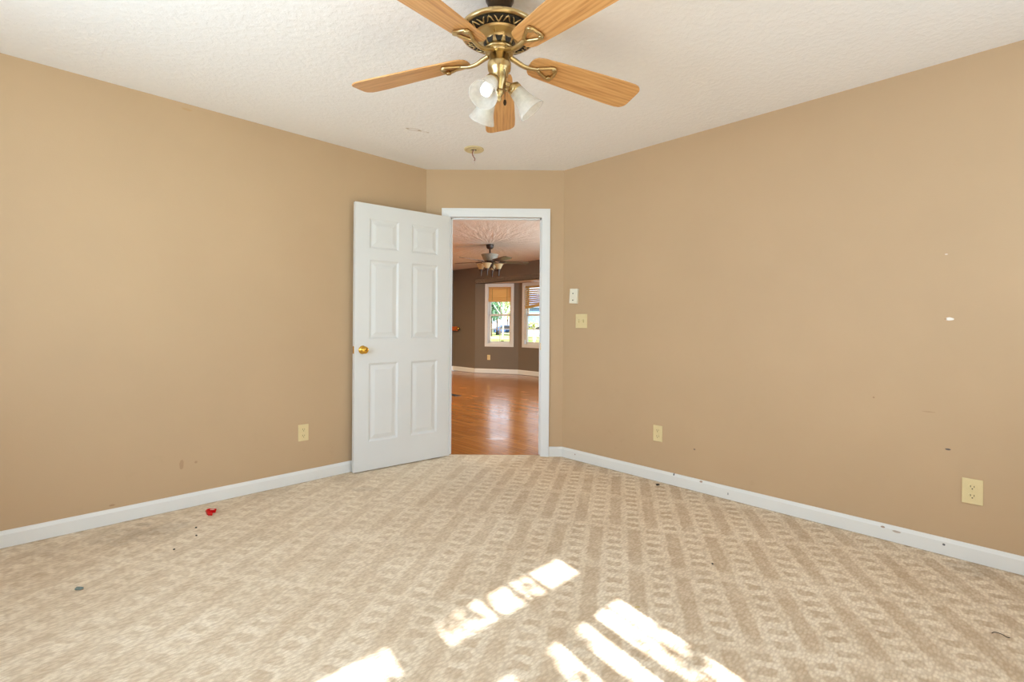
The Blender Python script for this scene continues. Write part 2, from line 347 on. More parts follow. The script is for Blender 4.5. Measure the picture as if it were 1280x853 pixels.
def glass_mat():
    t = NT('clear_pane'); tr = t.new('ShaderNodeBsdfTransparent'); gl = t.new('ShaderNodeBsdfGlossy'); gl.inputs['Roughness'].default_value = .02
    fr = t.new('ShaderNodeFresnel'); fr.inputs[0].default_value = 1.45; mx = t.new('ShaderNodeMixShader')
    t.link(t.M('MULTIPLY', fr.outputs[0], .6), mx.inputs[0]); t.link(tr.outputs[0], mx.inputs[1]); t.link(gl.outputs[0], mx.inputs[2]); t.link(mx.outputs[0], t.out.inputs[0]); return t.m
m_glass = glass_mat()
m_added_shade = simple('added_shade_cloth', lin(232, 232, 228), .8)
def frosted_mat(name, c, clear):
    t = NT(name); v = t.coords(); t.base(c, .25, 0, .5)
    tl = t.new('ShaderNodeBsdfTranslucent'); tl.inputs[0].default_value = c; tp = t.new('ShaderNodeBsdfTransparent'); tp.inputs[0].default_value = (.97, .97, .97, 1)
    m1 = t.new('ShaderNodeMixShader'); m1.inputs[0].default_value = .5; t.link(t.b.outputs[0], m1.inputs[1]); t.link(tl.outputs[0], m1.inputs[2])
    m2 = t.new('ShaderNodeMixShader'); t.setin(m2.inputs[0], t.rng(t.noise(v, 55, 3, .6), .3, .7, clear - .06, clear + .06)); t.link(m1.outputs[0], m2.inputs[1]); t.link(tp.outputs[0], m2.inputs[2])
    t.link(m2.outputs[0], t.out.inputs[0]); return t.m
m_frost = frosted_mat('frosted_swirl_glass', lin(242, 241, 237), .46); m_amber = frosted_mat('cream_alabaster_glass', lin(232, 216, 178), .12)
def glow_mat(name, c, e):
    t = NT(name); t.base(c, .3); t.b.inputs['Emission Color'].default_value = (1, .98, .94, 1); t.b.inputs['Emission Strength'].default_value = e; return t.m
m_cfl = glow_mat('lit_spiral_tube', lin(250, 250, 248), 0.25)

# ------------------------------------------------------------------ setting: the bedroom
UA, VA = 2.377, -3.474; UB, VB = 3.216, -2.649; YD = 4.143; T = 0.12; H = 2.44
UN, VN = -0.90, 0.90                                             # the two walls behind the camera
A = Vector((-0.740, YD, 0)); B = Vector((0.437, YD, 0))
OL, OR, OT = -0.532, 0.247, 2.036                                # door opening
Ao = Vector((-0.790, 4.263, 0)); Bo = Vector((0.488, 4.263, 0))
# hardwood lies through the whole house; the carpet lies over it
big = MB().prism([W(-1.1, -9.7), W(8.2, -9.7), W(8.2, 1.8), W(-1.1, 1.8)], -0.12, -0.006); struct(big.build('floor_living', m_plank))
cp = [W(UN, VN), W(3.216, VN), B, Vector((OR + .02, YD, 0)), Vector((OR + .02, YD + .03, 0)), Vector((OL - .02, YD + .03, 0)), Vector((OL - .02, YD, 0)), A, W(UN, VA)]
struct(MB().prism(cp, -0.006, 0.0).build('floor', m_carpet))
struct(MB().prism([W(UN - T, VN + T), W(3.336, VN + T), Bo, Ao, W(UN - T, VA - T)], H, H + .12).build('ceiling', m_ceil))
struct(MB().prism([A, Ao, W(UN - T, VA - T), W(UN, VA)], 0, H).build('wall_left', m_wall_l))
struct(MB().prism([B, W(3.216, VN), W(3.336, VN), Bo], 0, H).build('wall_right', m_wall_r))
w = MB()
w.prism([A, Vector((OL - .02, YD, 0)), Vector((OL - .02, YD + T, 0)), Ao], 0, H)
w.prism([Vector((OR + .02, YD, 0)), B, Bo, Vector((OR + .02, YD + T, 0))], 0, H)
w.prism([Vector((OL - .02, YD, 0)), Vector((OR + .02, YD, 0)), Vector((OR + .02, YD + T, 0)), Vector((OL - .02, YD + T, 0))], OT + .02, H)
struct(w.build('wall_far', m_wall))
def uvbox(mb, u0, u1, v0, v1, z0, z1): return mb.prism([W(u0, v0), W(u1, v0), W(u1, v1), W(u0, v1)], z0, z1)
# wall with the patio door and its transom
w = MB(); v0, v1 = VN, VN + T
uvbox(w, UN - T, -.35, v0, v1, 0, H); uvbox(w, 1.31, 1.7, v0, v1, 0, H); uvbox(w, 2.7, 3.336, v0, v1, 0, H); uvbox(w, 1.7, 2.7, v0, v1, 0, .85); uvbox(w, 1.7, 2.7, v0, v1, 2.05, H); uvbox(w, -.35, 1.31, v0, v1, 2.075, H)
struct(w.build('wall_near_right', m_wall))
f = MB()
uvbox(f, .39, .57, v0 + .02, v1 - .02, 0, 2.075); uvbox(f, -.35, .39, v0 + .03, v1 - .03, 1.727, 1.885); uvbox(f, .57, 1.31, v0 + .03, v1 - .03, 1.727, 1.885)
uvbox(f, -.35, .39, v0 + .03, v1 - .03, 0, .2); uvbox(f, .57, 1.31, v0 + .03, v1 - .03, 0, .2)
for uu in (.815, .965, 1.09): uvbox(f, uu - .012, uu + .012, v0 + .05, v1 - .05, 1.885, 2.075)
pd = struct(f.build('door_2', m_trim))
MB().prism([W(-.35, .96), W(1.31, .96), W(1.31, .966), W(-.35, .966)], .2, 2.07).build('pane', m_glass, pd)
f = MB(); uvbox(f, 1.7, 2.7, v0 + .03, v1 - .03, 1.42, 1.48); uvbox(f, 1.7, 2.7, v0 + .03, v1 - .03, .85, .9); uvbox(f, 1.7, 2.7, v0 + .03, v1 - .03, 2.0, 2.05); uvbox(f, 1.7, 1.75, v0 + .03, v1 - .03, .85, 2.05); uvbox(f, 2.65, 2.7, v0 + .03, v1 - .03, .85, 2.05)  # unseen side window, added to go with the right carpet's fill
sw4 = struct(f.build('added_side_window', m_trim)); MB().prism([W(1.72, .96), W(2.68, .96), W(2.68, .966), W(1.72, .966)], .87, 2.03).build('pane', m_glass, sw4)
# unseen shade, added with that window to block the sun there
t4 = tag(MB().prism([W(1.71, .985), W(2.69, .985), W(2.69, .995), W(1.71, .995)], .86, 2.04).build('added_window_shade', m_added_shade), 'added unseen white lowered shade outside the added side window behind the camera', 'window shade')
# the other near wall, with an unseen window added for the right wall's fill
w = MB(); uvbox(w, UN - T, UN, VA - T, -2.45, 0, H); uvbox(w, UN - T, UN, -.65, VN + T, 0, H); uvbox(w, UN - T, UN, -2.45, -.65, 0, .75); uvbox(w, UN - T, UN, -2.45, -.65, 2.05, H)
struct(w.build('wall_near_left', m_wall))
f = MB(); uvbox(f, UN - .08, UN - .04, -1.58, -1.52, .75, 2.05); uvbox(f, UN - .08, UN - .04, -2.45, -.65, 1.37, 1.43); uvbox(f, UN - .08, UN - .04, -2.45, -.65, .75, .80); uvbox(f, UN - .08, UN - .04, -2.45, -.65, 2.0, 2.05)
wn = struct(f.build('added_near_window', m_trim)); MB().prism([W(UN - .062, -2.45), W(UN - .062, -.65), W(UN - .056, -.65), W(UN - .056, -2.45)], .8, 2.0).build('pane', m_glass, wn)

# baseboards: a flat board with a small cove at the top, run along p -> q on the side n
def baseboard(name, p, q, n, h=.082, th=.014, mat=None):
    p, q, n = Vector(p), Vector(q), Vector(n); prof = [(0, 0), (th, 0), (th, h - .018), (th * .55, h - .006), (th * .35, h), (0, h)]
    f = lambda e: [e + n * a + Vector((0, 0, b)) for a, b in prof]
    return struct(MB().hexa(f(p), f(q)).build(name, mat or m_base))
baseboard('baseboard_left', W(UN, VA), A, EV); baseboard('baseboard_right', B, W(3.216, VN), -EU, mat=m_base_r)
baseboard('baseboard_far', (OR + .075, YD, 0), B, (0, -1, 0)); baseboard('baseboard_far', A, (OL - .09, YD, 0), (0, -1, 0))
baseboard('baseboard_near', W(UN, VA), W(UN, VN), EU)
# door casing and jamb
cw = .072
def casing_prof(mb, path_in, path_out, y0):
    pass
cs = MB()
for x0, x1 in ((OL - cw, OL), (OR, OR + cw)):
    s = 1 if x0 > 0 else -1; xi, xo = (x0, x1) if s > 0 else (x1, x0)
    ptsb = [(xi, YD), (xi, YD - .010), (xi + s * .018, YD - .013), (xi + s * .050, YD - .018), (xo, YD - .018), (xo, YD)]
    cs.hexa([Vector((a, b, 0)) for a, b in ptsb], [Vector((a, b, OT + abs(a - xi))) for a, b in ptsb])
ptop = [(OT, YD), (OT, YD - .010), (OT + .018, YD - .013), (OT + .050, YD - .018), (OT + cw, YD - .018), (OT + cw, YD)]
cs.hexa([Vector((OL - (z - OT), y, z)) for z, y in ptop], [Vector((OR + (z - OT), y, z)) for z, y in ptop])
struct(cs.build('trim_1', m_trim))
jb = MB(); jb.box(OR, OR + .02, YD - .008, YD + T + .005, 0, OT + .02); jb.box(OL - .02, OL, YD - .008, YD + T + .005, 0, OT + .02); jb.box(OL, OR, YD - .008, YD + T + .005, OT, OT + .02)
jb.box(OR - .011, OR, YD + .042, YD + .075, 0, OT); jb.box(OL, OL + .011, YD + .042, YD + .075, 0, OT); jb.box(OL, OR, YD + .042, YD + .075, OT - .011, OT)
jm = struct(jb.build('trim_2', m_trim))
MB().bevbox(OR - .0025, OR + .001, YD + .004, YD + .034, .905, .965, .001).build('strike_plate', m_gold, jm)

# the open six-panel door
fe = Vector((-1.176, 3.605, 0)); hp = Vector((-.536, 4.113, 0)); dv = (hp - fe); LW = .81; dv.normalize()
ang = math.atan2(dv.y, dv.x); DM = Matrix.Translation(hp - dv * LW + Vector((0, 0, .008))) @ Matrix.Rotation(ang, 4, 'Z')
DH = 2.022; DT = .035
def panel_side(mb, y, s):
    """one moulded face at local y; s = -1 faces -y"""
    xs = [0, .112, .352, .462, .702, LW]; zs = [0, .215, .813, .995, 1.598, 1.685, 1.912, DH]
    V = lambda x, z, d=0: Vector((x, y + s * -d, z))
    for i in range(5):
        for j in range(7):
            x0, x1, z0, z1 = xs[i], xs[i + 1], zs[j], zs[j + 1]
            if i in (1, 3) and j in (1, 3, 5):
                loops = [(0, 0), (.006, .004), (.014, .010), (.022, .0105), (.030, .009), (.052, .003), (.056, .003)]
                L = [[V(x0 + o, z0 + o, d), V(x1 - o, z0 + o, d), V(x1 - o, z1 - o, d), V(x0 + o, z1 - o, d)] for o, d in loops]
                for a, b in zip(L, L[1:]):
                    for k in range(4): mb.face([a[k], a[(k + 1) % 4], b[(k + 1) % 4], b[k]])
                mb.face(L[-1])
            else: mb.face([V(x0, z0), V(x1, z0), V(x1, z1), V(x0, z1)])
d = MB(); panel_side(d, 0, -1); panel_side(d, DT, 1)
for a, b in (((0, 0), (0, DH)), ((0, DH), (LW, DH)), ((LW, DH), (LW, 0)), ((LW, 0), (0, 0))):
    d.face([Vector((a[0], 0, a[1])), Vector((b[0], 0, b[1])), Vector((b[0], DT, b[1])), Vector((a[0], DT, a[1]))])
bmesh.ops.remove_doubles(d.bm, verts=d.bm.verts[:], dist=.0004)
door = struct(d.build('door_1', m_door)); door.matrix_world = DM
KZ = .915
def knob(side):
    R = Matrix.Translation((.062, 0 if side < 0 else DT, KZ)) @ Matrix.Rotation(PI / 2 if side < 0 else -PI / 2, 4, 'X')
    return MB().lathe([(.031, 0), (.032, .004), (.028, .008), (.014, .010), (.011, .018), (.011, .028), (.018, .033), (.026, .040), (.028, .048), (.026, .056), (.018, .061), (.006, .063)], 28, R)
k = knob(-1).build('door_knob', m_gold, door); MB().lathe([(.0035, .062), (.0035, .0645)], 10, Matrix.Translation((.062, 0, KZ)) @ Matrix.Rotation(PI / 2, 4, 'X')).build('keyhole', m_patina, k)
MB().bevbox(-.0015, .002, .006, .029, KZ - .028, KZ + .028, .0008).build('latch_plate', m_gold, door)
for hz in (.18, 1.0, 1.80):
    MB().lathe([(.006, hz), (.0065, hz + .005), (.0065, hz + .083), (.006, hz + .088)], 12, Matrix.Translation((LW - .004, DT + .004, 0))).build('hinge', m_gold, door)

# ------------------------------------------------------------------ setting: the living room
UF = 7.29; VL = -9.47; S1 = W(UF, -8.637); dS = Vector((.9636, -.267, 0)); E1 = S1 + dS * 1.04; u2, vE1 = toUV(E1); vE2 = vE1 + 2.0
E2 = W(u2, vE2); S3 = W(UF, vE2 + .9)
def slab(mb, p, q, outn, z0, z1, th=.12):
    p, q, outn = Vector(p), Vector(q), Vector(outn); return mb.prism([p, q, q + outn * th, p + outn * th], z0, z1)
lp = [W(UF + .8, VL - T), W(UF + .8, 1.72), W(3.336, 1.72), W(3.336, VN + T), Bo, Ao, W(UN - T, VA - T), W(UN - T, VL - T)]
struct(MB().prism(lp, H, H + .1).build('ceiling_living', m_ceil2))
w = MB(); slab(w, W(UF, VL), S1, EU, 0, H); slab(w, W(UF, S3.dot(EV)), W(UF, 1.6), EU, 0, H); slab(w, S1, W(UF, S3.dot(EV)), EU, 2.065, H)
struct(w.build('wall_living_far', m_taupe))
w = MB(); slab(w, W(UN - T, VL), W(UF, VL), -EV, 0, H); struct(w.build('wall_living_left', m_taupe))
w = MB(); slab(w, W(UN, VL), W(UN, VA - T), -EU, 0, H); struct(w.build('wall_living_near', m_taupe))
w = MB(); slab(w, W(3.336, 1.6), W(UF, 1.6), EV, 0, H); struct(w.build('wall_living_right', m_taupe))
w = MB(); slab(w, W(3.336, VN + T), W(3.336, 1.6), -EU, 0, H); struct(w.build('wall_living_return', m_taupe))
struct(MB().prism([S1, E1, E2, S3], 2.065, 2.16).build('ceiling_bay', m_ceil2))
nS = Vector((-dS.y, dS.x, 0))                                    # outward from the first bay face
def windowed(name, p, d, n, L, t0, t1, z0, z1):
    w = MB(); slab(w, p, p + d * t0, n, 0, 2.2); slab(w, p + d * t1, p + d * L, n, 0, 2.2); slab(w, p + d * t0, p + d * t1, n, 0, z0); slab(w, p + d * t0, p + d * t1, n, z1, 2.2)
    return struct(w.build(name, m_taupe))
t0, t1, zb, zt = .305, .868, .675, 1.995
windowed('wall_bay_left', S1, dS, nS, 1.04, t0, t1, zb, zt)
a0, a1 = .19, 1.05
windowed('wall_bay_middle', E1, EV, EU, 2.0, a0, a1, zb, zt)
w = MB(); d3 = (S3 - E2).normalized(); slab(w, E2, S3, Vector((-d3.y, d3.x, 0)), 0, 2.2); struct(w.build('wall_bay_right', m_taupe))
def window(name, p, d, n, t0, t1, z0, z1, crank=True):
    """double-hung sash window: casing on the room side, jamb lining, two sashes with muntins"""
    P = lambda t, o, z: p + d * t + n * o + Vector((0, 0, z))
    def bar(mb, ta, tb, oa, ob, za, zb_): mb.hexa([P(ta, oa, za), P(tb, oa, za), P(tb, ob, za), P(ta, ob, za)], [P(ta, oa, zb_), P(tb, oa, zb_), P(tb, ob, zb_), P(ta, ob, zb_)])
    c = MB(); k = .063
    for (ta, tb, za, zc) in ((t0 - k, t0, z0 - k, z1 + k), (t1, t1 + k, z0 - k, z1 + k), (t0, t1, z1, z1 + k), (t0, t1, z0 - k, z0)): bar(c, ta, tb, -.018, .0, za, zc)
    for (ta, tb, za, zc) in ((t0, t0 + .012, z0, z1), (t1 - .012, t1, z0, z1), (t0, t1, z1 - .012, z1), (t0, t1, z0, z0 + .012)): bar(c, ta, tb, -.002, .115, za, zc)
    root = struct(c.build(name, m_trim)); zm = (z0 + z1) / 2
    for nm, za, zc, oo in (('lower_sash', z0 + .012, zm + .02, .055), ('upper_sash', zm - .02, z1 - .012, .085)):
        s = MB(); a, b = t0 + .012, t1 - .012; r = .042
        for q in ((a, a + r, za, zc), (b - r, b, za, zc), (a, b, za, za + .05), (a, b, zc - .036, zc)): bar(s, q[0], q[1], oo - .015, oo + .015, q[2], q[3])
        m = (a + b) / 2; bar(s, m - .009, m + .009, oo - .008, oo + .008, za, zc); zmm = (za + zc) / 2; bar(s, a, b, oo - .008, oo + .008, zmm - .009, zmm + .009)
        so = s.build(nm, m_trim, root); g = MB(); bar(g, a, b, oo - .002, oo + .002, za, zc); g.build('pane', m_glass, so)
    l = MB(); m = t0 + (t1 - t0) * .62; bar(l, m - .03, m + .03, .02, .04, z0 + .06, z0 + .075); l.build('sash_lift', m_bronze, root)
    return root
window('window_1', S1, dS, nS, t0, t1, zb, zt); window('window_2', E1, EV, EU, a0, a1, zb, zt)
for nm, p, q, n in (('baseboard_living', W(UF, VL), S1, -EU), ('baseboard_living', S1, E1, -nS), ('baseboard_living', E1, E2, -EU), ('baseboard_living', W(UF - 3, VL), W(UF, VL), EV)): baseboard(nm, p, q, n, .10, .014, m_trim)

# ------------------------------------------------------------------ bedroom ceiling fan
FX, FY = -.058, 1.927
def R_(h): return h + CAMZ                                       # heights below are over the lens
fan = thing('ceiling_fan', 'brass ceiling fan with five golden oak blades and three frosted glass shades near the camera', 'ceiling fan', Vector((FX, FY, H)))
def z_(h): return h + CAMZ - H
def part(mb, name, mat, par=fan): return mb.build(name, mat, par)
part(MB().lathe([(.056, 0), (.058, -.012), (.056, -.035), (.048, -.050), (.044, z_(1.22)), (.048, z_(1.186)), (.06, z_(1.180)), (.12, z_(1.172))], 40), 'canopy', m_bronze)
part(MB().lathe([(.118, z_(1.175)), (.142, z_(1.170)), (.155, z_(1.163)), (.158, z_(1.156)), (.155, z_(1.149)), (.149, z_(1.1455)), (.146, z_(1.1465)),
      (.106, z_(1.1345)), (.103, z_(1.130)), (.097, z_(1.128)), (.080, z_(1.124)), (.070, z_(1.121)), (.063, z_(1.116)), (.058, z_(1.105)), (.054, z_(1.092)), (.060, z_(1.089)), (.062, z_(1.084)), (.056, z_(1.080)), (.03, z_(1.078))], 64), 'motor_housing', m_brass)
# black ring with a raised brass leaf scroll, on the underside of the rim
bd = part(MB().lathe([(.1445, z_(1.1440)), (.1085, z_(1.1330)), (.1095, z_(1.1342)), (.1445, z_(1.1452))], 64, None, False), 'decorative_band', m_patina)
lf = MB()
for i in range(24):
    a = 2 * PI * i / 24; s = 1 if i % 2 else -1
    pts = []
    for j in range(7):
        f_ = j / 6; aa = a + s * 0 + (f_ - .5) * .24; rr = .127 + .012 * s * math.cos(PI * (f_ - .5) * 2) * 1.0
        hz = 1.1330 + (rr - .1085) / .036 * .011
        pts.append((rr * math.cos(aa), rr * math.sin(aa), z_(hz - .0012)))
    lf.tube(pts, [.0012, .0024, .0034, .0036, .0034, .0024, .0012], 6)
lf.build('leaf_scroll', m_brass, bd)
vt = MB()
for i in range(10):
    a = 2 * PI * (i + .5) / 10; w1, w0 = .24, .15
    q = lambda r, h, da: Vector(((r + .0012) * math.cos(a + da), (r + .0012) * math.sin(a + da), z_(h)))
    vt.hexa([q(.0625, 1.1145, -w1), q(.0585, 1.0965, -w0), q(.0585, 1.0965, w0), q(.0625, 1.1145, w1)], [q(.058, 1.1145, -w1), q(.054, 1.0965, -w0), q(.054, 1.0965, w0), q(.058, 1.1145, w1)])
part(vt, 'vent_slots', m_patina)
part(MB().lathe([(.03, z_(1.085)), (.052, z_(1.083)), (.055, z_(1.080)), (.055, z_(1.072)), (.050, z_(1.068)), (.03, z_(1.066))], 40), 'flywheel', m_brass)
part(MB().lathe([(.036, z_(1.070)), (.040, z_(1.066)), (.040, z_(1.040)), (.046, z_(1.036)), (.047, z_(1.030)), (.046, z_(1.012)), (.043, z_(1.004)), (.036, z_(.997)), (.034, z_(.978)), (.030, z_(.962)), (.022, z_(.944)), (.018, z_(.930)), (.012, z_(.922))], 40), 'switch_housing', m_brass)
# blades and their arms: local x runs out along the blade, pitched 12 degrees, counter-clockwise edge low
def blade_mesh():
    n = 9; r0, r1 = .132, .655; xs = [r0 + (r1 - r0) * i / 24 for i in range(25)]
    up, lo = [], []
    def halfw(x):
        t = (x - r0) / (r1 - r0); w = .051 + .026 * min(1, t * 1.25) ** .8
        de = x - r0; w = w * min(1, math.sqrt(max(0, 1 - (1 - min(1, de / .035)) ** 2)) * .75 + .25 if de < .035 else 1)
        if r1 - x < .045: w = w * (.52 + .48 * math.sqrt(max(0, 1 - (1 - (r1 - x) / .045) ** 2)))
        return w
    xs = sorted(set(xs + [r0 + .004, r0 + .01, r0 + .02, r1 - .002, r1 - .006, r1 - .012, r1 - .025, r1 - .038]))
    top = [(x, halfw(x)) for x in xs] + [(x, -halfw(x)) for x in reversed(xs)]
    t = MB(); th = .0028
    t.prism(top, -th, th); bmesh.ops.bevel(t.bm, geom=[e for e in t.bm.edges if abs(e.verts[0].co.z - e.verts[1].co.z) < 1e-6 and len(e.link_faces) == 2], offset=.0012, segments=1, affect='EDGES'); return t
def arm_mesh():
    t = MB(); zb = -.0095
    stem = catmull([(.045, 0, .006), (.070, 0, -.002), (.100, 0, -.013), (.130, 0, -.016), (.155, 0, -.012), (.172, 0, zb)], 5)
    n = len(stem); t.tube(stem, [.0125 - .0045 * i / (n - 1) for i in range(n)], 10, False, .75)
    loop = catmull([(.168, .004, zb), (.198, .019, zb), (.228, .032, zb), (.242, .025, zb - .001), (.246, 0, zb - .003), (.242, -.025, zb - .001), (.228, -.032, zb), (.198, -.019, zb), (.168, -.004, zb)], 4)[:-1]
    t.tube(loop, .0068, 8, True, .85)
    for yy in (.026, -.026): t.lathe([(.0105, zb - .008), (.011, zb - .003), (.009, zb + .006)], 12, Matrix.Translation((.235, yy, 0)))
    return t
b0 = blade_mesh().build('blade', m_oak, fan); a0_ = arm_mesh().build('blade_arm', m_brass, fan)
BLADE_AZ = [91.0, 162.0, 235.8, 305.5, 24.5]
for i in range(5):
    bl = b0 if i == 0 else b0.copy(); ar = a0_ if i == 0 else a0_.copy()
    for o in (bl, ar):
        if i: C.objects.link(o)
        o.parent = fan
        Rz = Matrix.Rotation(math.radians(BLADE_AZ[i]), 4, 'Z')
        if o is bl: o.matrix_local = Matrix.Translation((0, 0, z_(1.068))) @ Rz @ Matrix.Rotation(math.radians(3.4), 4, 'Y') @ Matrix.Rotation(math.radians(-12), 4, 'X')
        else: o.matrix_local = Matrix.Translation((0, 0, z_(1.068))) @ Rz @ Matrix.Rotation(math.radians(3.4), 4, 'Y') @ Matrix.Rotation(math.radians(-11), 4, 'X')
# light kit
def shade_set(root, base, az, tilt, mats, has_coil, neck=.055, L=.122):
    dirv = Vector((math.cos(az), math.sin(az), 0)); ax = (dirv * math.cos(tilt) - Vector((0, 0, 1)) * math.sin(tilt)).normalized()
    p = base + dirv * neck; M_ = Matrix.Translation(p) @ ax.to_track_quat('Z', 'Y').to_matrix().to_4x4()
    arm = MB(); arm.tube(catmull([base + dirv * .012 + Vector((0, 0, .012)), base + dirv * .034 + Vector((0, 0, .010)), p - ax * .004], 5), .0085, 10)
    arm.lathe([(.010, -.012), (.019, -.006), (.027, 0), (.0285, .012), (.0285, .024), (.026, .025)], 28, M_)
    a = arm.build('lamp_holder', m_brass, root)
    sh = MB(); prof = [(.0255, .006), (.0275, .016), (.0300, .030), (.0325, .048), (.036, .068), (.042, .088), (.050, .106), (.0555, L - .004), (.0565, L)]
    inn = [(r - .0022, z) for r, z in reversed(prof)]
    sh.lathe(prof + inn, 40, M_, False); so = sh.build('glass_shade', m_frost, root)
    b = MB()
    b.lathe([(.012, .018), (.020, .024), (.021, .042), (.017, .046)], 20, M_)
    if has_coil:
        pts = []
        for j in range(73):
            t_ = j / 72; q = 2 * PI * 3.6 * t_; rr = .0185 * (1 if t_ < .8 else 1 - (t_ - .8) * 2.2)
            pts.append(M_ @ Vector((rr * math.cos(q), rr * math.sin(q), .052 + .050 * t_)))
        b.tube(pts, .0052, 8)
    else: b.lathe([(.013, .046), (.017, .056), (.024, .074), (.026, .084), (.023, .094), (.012, .101), (.002, .103)], 20, M_)
    b.build('bulb', m_cfl if has_coil else m_whitepl, so)
    return so
KB = Vector((0, 0, z_(.946)))
for az, coil in ((245, True), (5, False), (125, False)): shade_set(fan, KB, math.radians(az), math.radians(50), None, coil)
part(MB().lathe([(.018, z_(.930)), (.021, z_(.922)), (.014, z_(.910)), (.008, z_(.904)), (.0105, z_(.894)), (.006, z_(.886)), (.001, z_(.883))], 24), 'finial', m_brass)
pc = MB(); pc.tube([(.02, -.03, z_(1.0)), (.024, -.036, z_(.97)), (.024, -.036, z_(.875))], .0014, 6); pc.lathe([(.001, z_(.878)), (.0055, z_(.872)), (.0065, z_(.863)), (.004, z_(.855)), (.001, z_(.853))], 12, Matrix.Translation((.024, -.036, 0)))
part(pc, 'pull_chain', m_bronze)

# ------------------------------------------------------------------ small fittings in the bedroom
def wallM(side, px, py):
    if side == 'L': p = on_plane(px, py, EV, -3.474); n, t = EV, EU
    elif side == 'R': p = on_plane(px, py, EU, 3.216); n, t = -EU, EV
    else: p = on_plane(px, py, nS, S1.dot(nS)); n, t = -nS, dS
    m = Matrix.Identity(4)
    for i in range(3): m[i][0], m[i][1], m[i][2], m[i][3] = t[i], n[i], (0, 0, 1)[i], p[i]
    return m                                                     # local x along the wall, y out of it, z up
def outlet(label, M, k=1.0):
    r = thing('wall_outlet', label, 'outlet', M)
    MB().bevbox(-.036 * k, .036 * k, 0, .006, -.058 * k, .058 * k, .0025).build('cover_plate', m_ivory, r)
    for z in (.0215, -.0215):
        s = MB()
        pts = [(.0165 * math.cos(a), .0145 * math.sin(a)) for a in [2 * PI * i / 20 for i in range(20)]]
        s.hexa([Vector((x, .0055, z + q)) for x, q in pts], [Vector((x * .96, .0085, z + q * .96)) for x, q in pts]); so = s.build('socket', m_ivory, r)
        h = MB(); h.box(-.0075, -.005, .0080, .0090, z - .001, z + .008); h.box(.005, .0075, .0080, .0090, z - .001, z + .007); h.lathe([(.0028, .0080), (.0028, .0090)], 10, Matrix.Translation((0, 0, z - .008)) @ Matrix.Rotation(-PI / 2, 4, 'X')); h.build('slot', m_slot, so)
    MB().lathe([(.0035, .005), (.0035, .0072), (.002, .0078)], 12, Matrix.Rotation(-PI / 2, 4, 'X')).build('screw', m_ivory, r)
    return r
outlet('ivory duplex outlet low on the tan wall beside the open white door', wallM('L', 379, 541))
outlet('ivory duplex outlet on the right tan wall, the one nearer the doorway', wallM('R', 822.5, 542))
outlet('ivory duplex outlet on the right tan wall, the large one nearest the camera', wallM('R', 1215.5, 614.5), 1.04)
outlet('tiny ivory outlet under the bay window on the far taupe wall', wallM('B', 611, 447))
sw = thing('light_switch', 'ivory double toggle switch plate below the white wall plate', 'light switch', wallM('R', 727, 401.5))
MB().bevbox(-.058, .058, 0, .006, -.058, .058, .0025).build('cover_plate', m_ivory, sw)
for x in (-.023, .023):
    s = MB().bevbox(x - .005, x + .005, .004, .0068, -.012, .012, .0006).build('toggle_slot', m_slot2, sw)
    t_ = MB().bevbox(-.0035, .0035, 0, .014, -.0045, .0045, .001); t_.xf(Matrix.Translation((x, .004, 0)) @ Matrix.Rotation(math.radians(24), 4, 'X')); t_.build('toggle', m_ivory, sw)
tp = thing('wall_plate', 'white plastic wall plate with two dark screws, tilted, above the ivory switch', 'wall plate', wallM('R', 718.5, 370.5) @ Matrix.Rotation(math.radians(3), 4, 'Y'))
MB().bevbox(-.040, .040, 0, .022, -.062, .062, .004).build('cover', m_whitepl, tp)
MB().bevbox(-.034, .034, .020, .024, -.056, .056, .002).build('face_plate', m_whitepl, tp)
for x, z in ((-.002, .022), (.0, -.034)): MB().lathe([(.0055, .022), (.005, .0262), (.003, .0268)], 12, Matrix.Translation((x, 0, z)) @ Matrix.Rotation(-PI / 2, 4, 'X')).build('screw', m_black, tp)
# smoke alarm bracket left on the ceiling with its wires
p = on_plane(592.5, 186.5, Vector((0, 0, 1)), H); sm = thing('smoke_alarm_bracket', 'yellowed round smoke alarm bracket on ceiling with loose wires hanging down', 'bracket', p)
MB().lathe([(.073, 0), (.074, -.006), (.070, -.010), (.060, -.011), (.056, -.007), (.035, -.007), (.032, -.011), (.026, -.011), (.024, -.003), (.001, -.003)], 40).build('mounting_ring', m_beigebase, sm)
MB().lathe([(.023, -.0035), (.001, -.0042)], 24).build('junction_hole', m_patina, sm)
wv = MB(); wv.tube(catmull([(.0, 0, -.003), (-.012, -.004, -.03), (-.006, -.004, -.055), (.006, 0, -.07), (.004, 0, -.088)], 5), .0035, 8); wv.build('red_wire', m_wire_r, sm)
wv = MB(); wv.tube(catmull([(.004, 0, -.003), (-.004, .004, -.03), (-.002, 0, -.05), (-.008, -.004, -.075), (.000, -.002, -.098)], 5), .0028, 8); wv.lathe([(.0035, -.112), (.0045, -.108), (.0035, -.096)], 10, Matrix.Translation((.0, -.002, 0))); wv.build('white_wire', m_wire_w, sm)

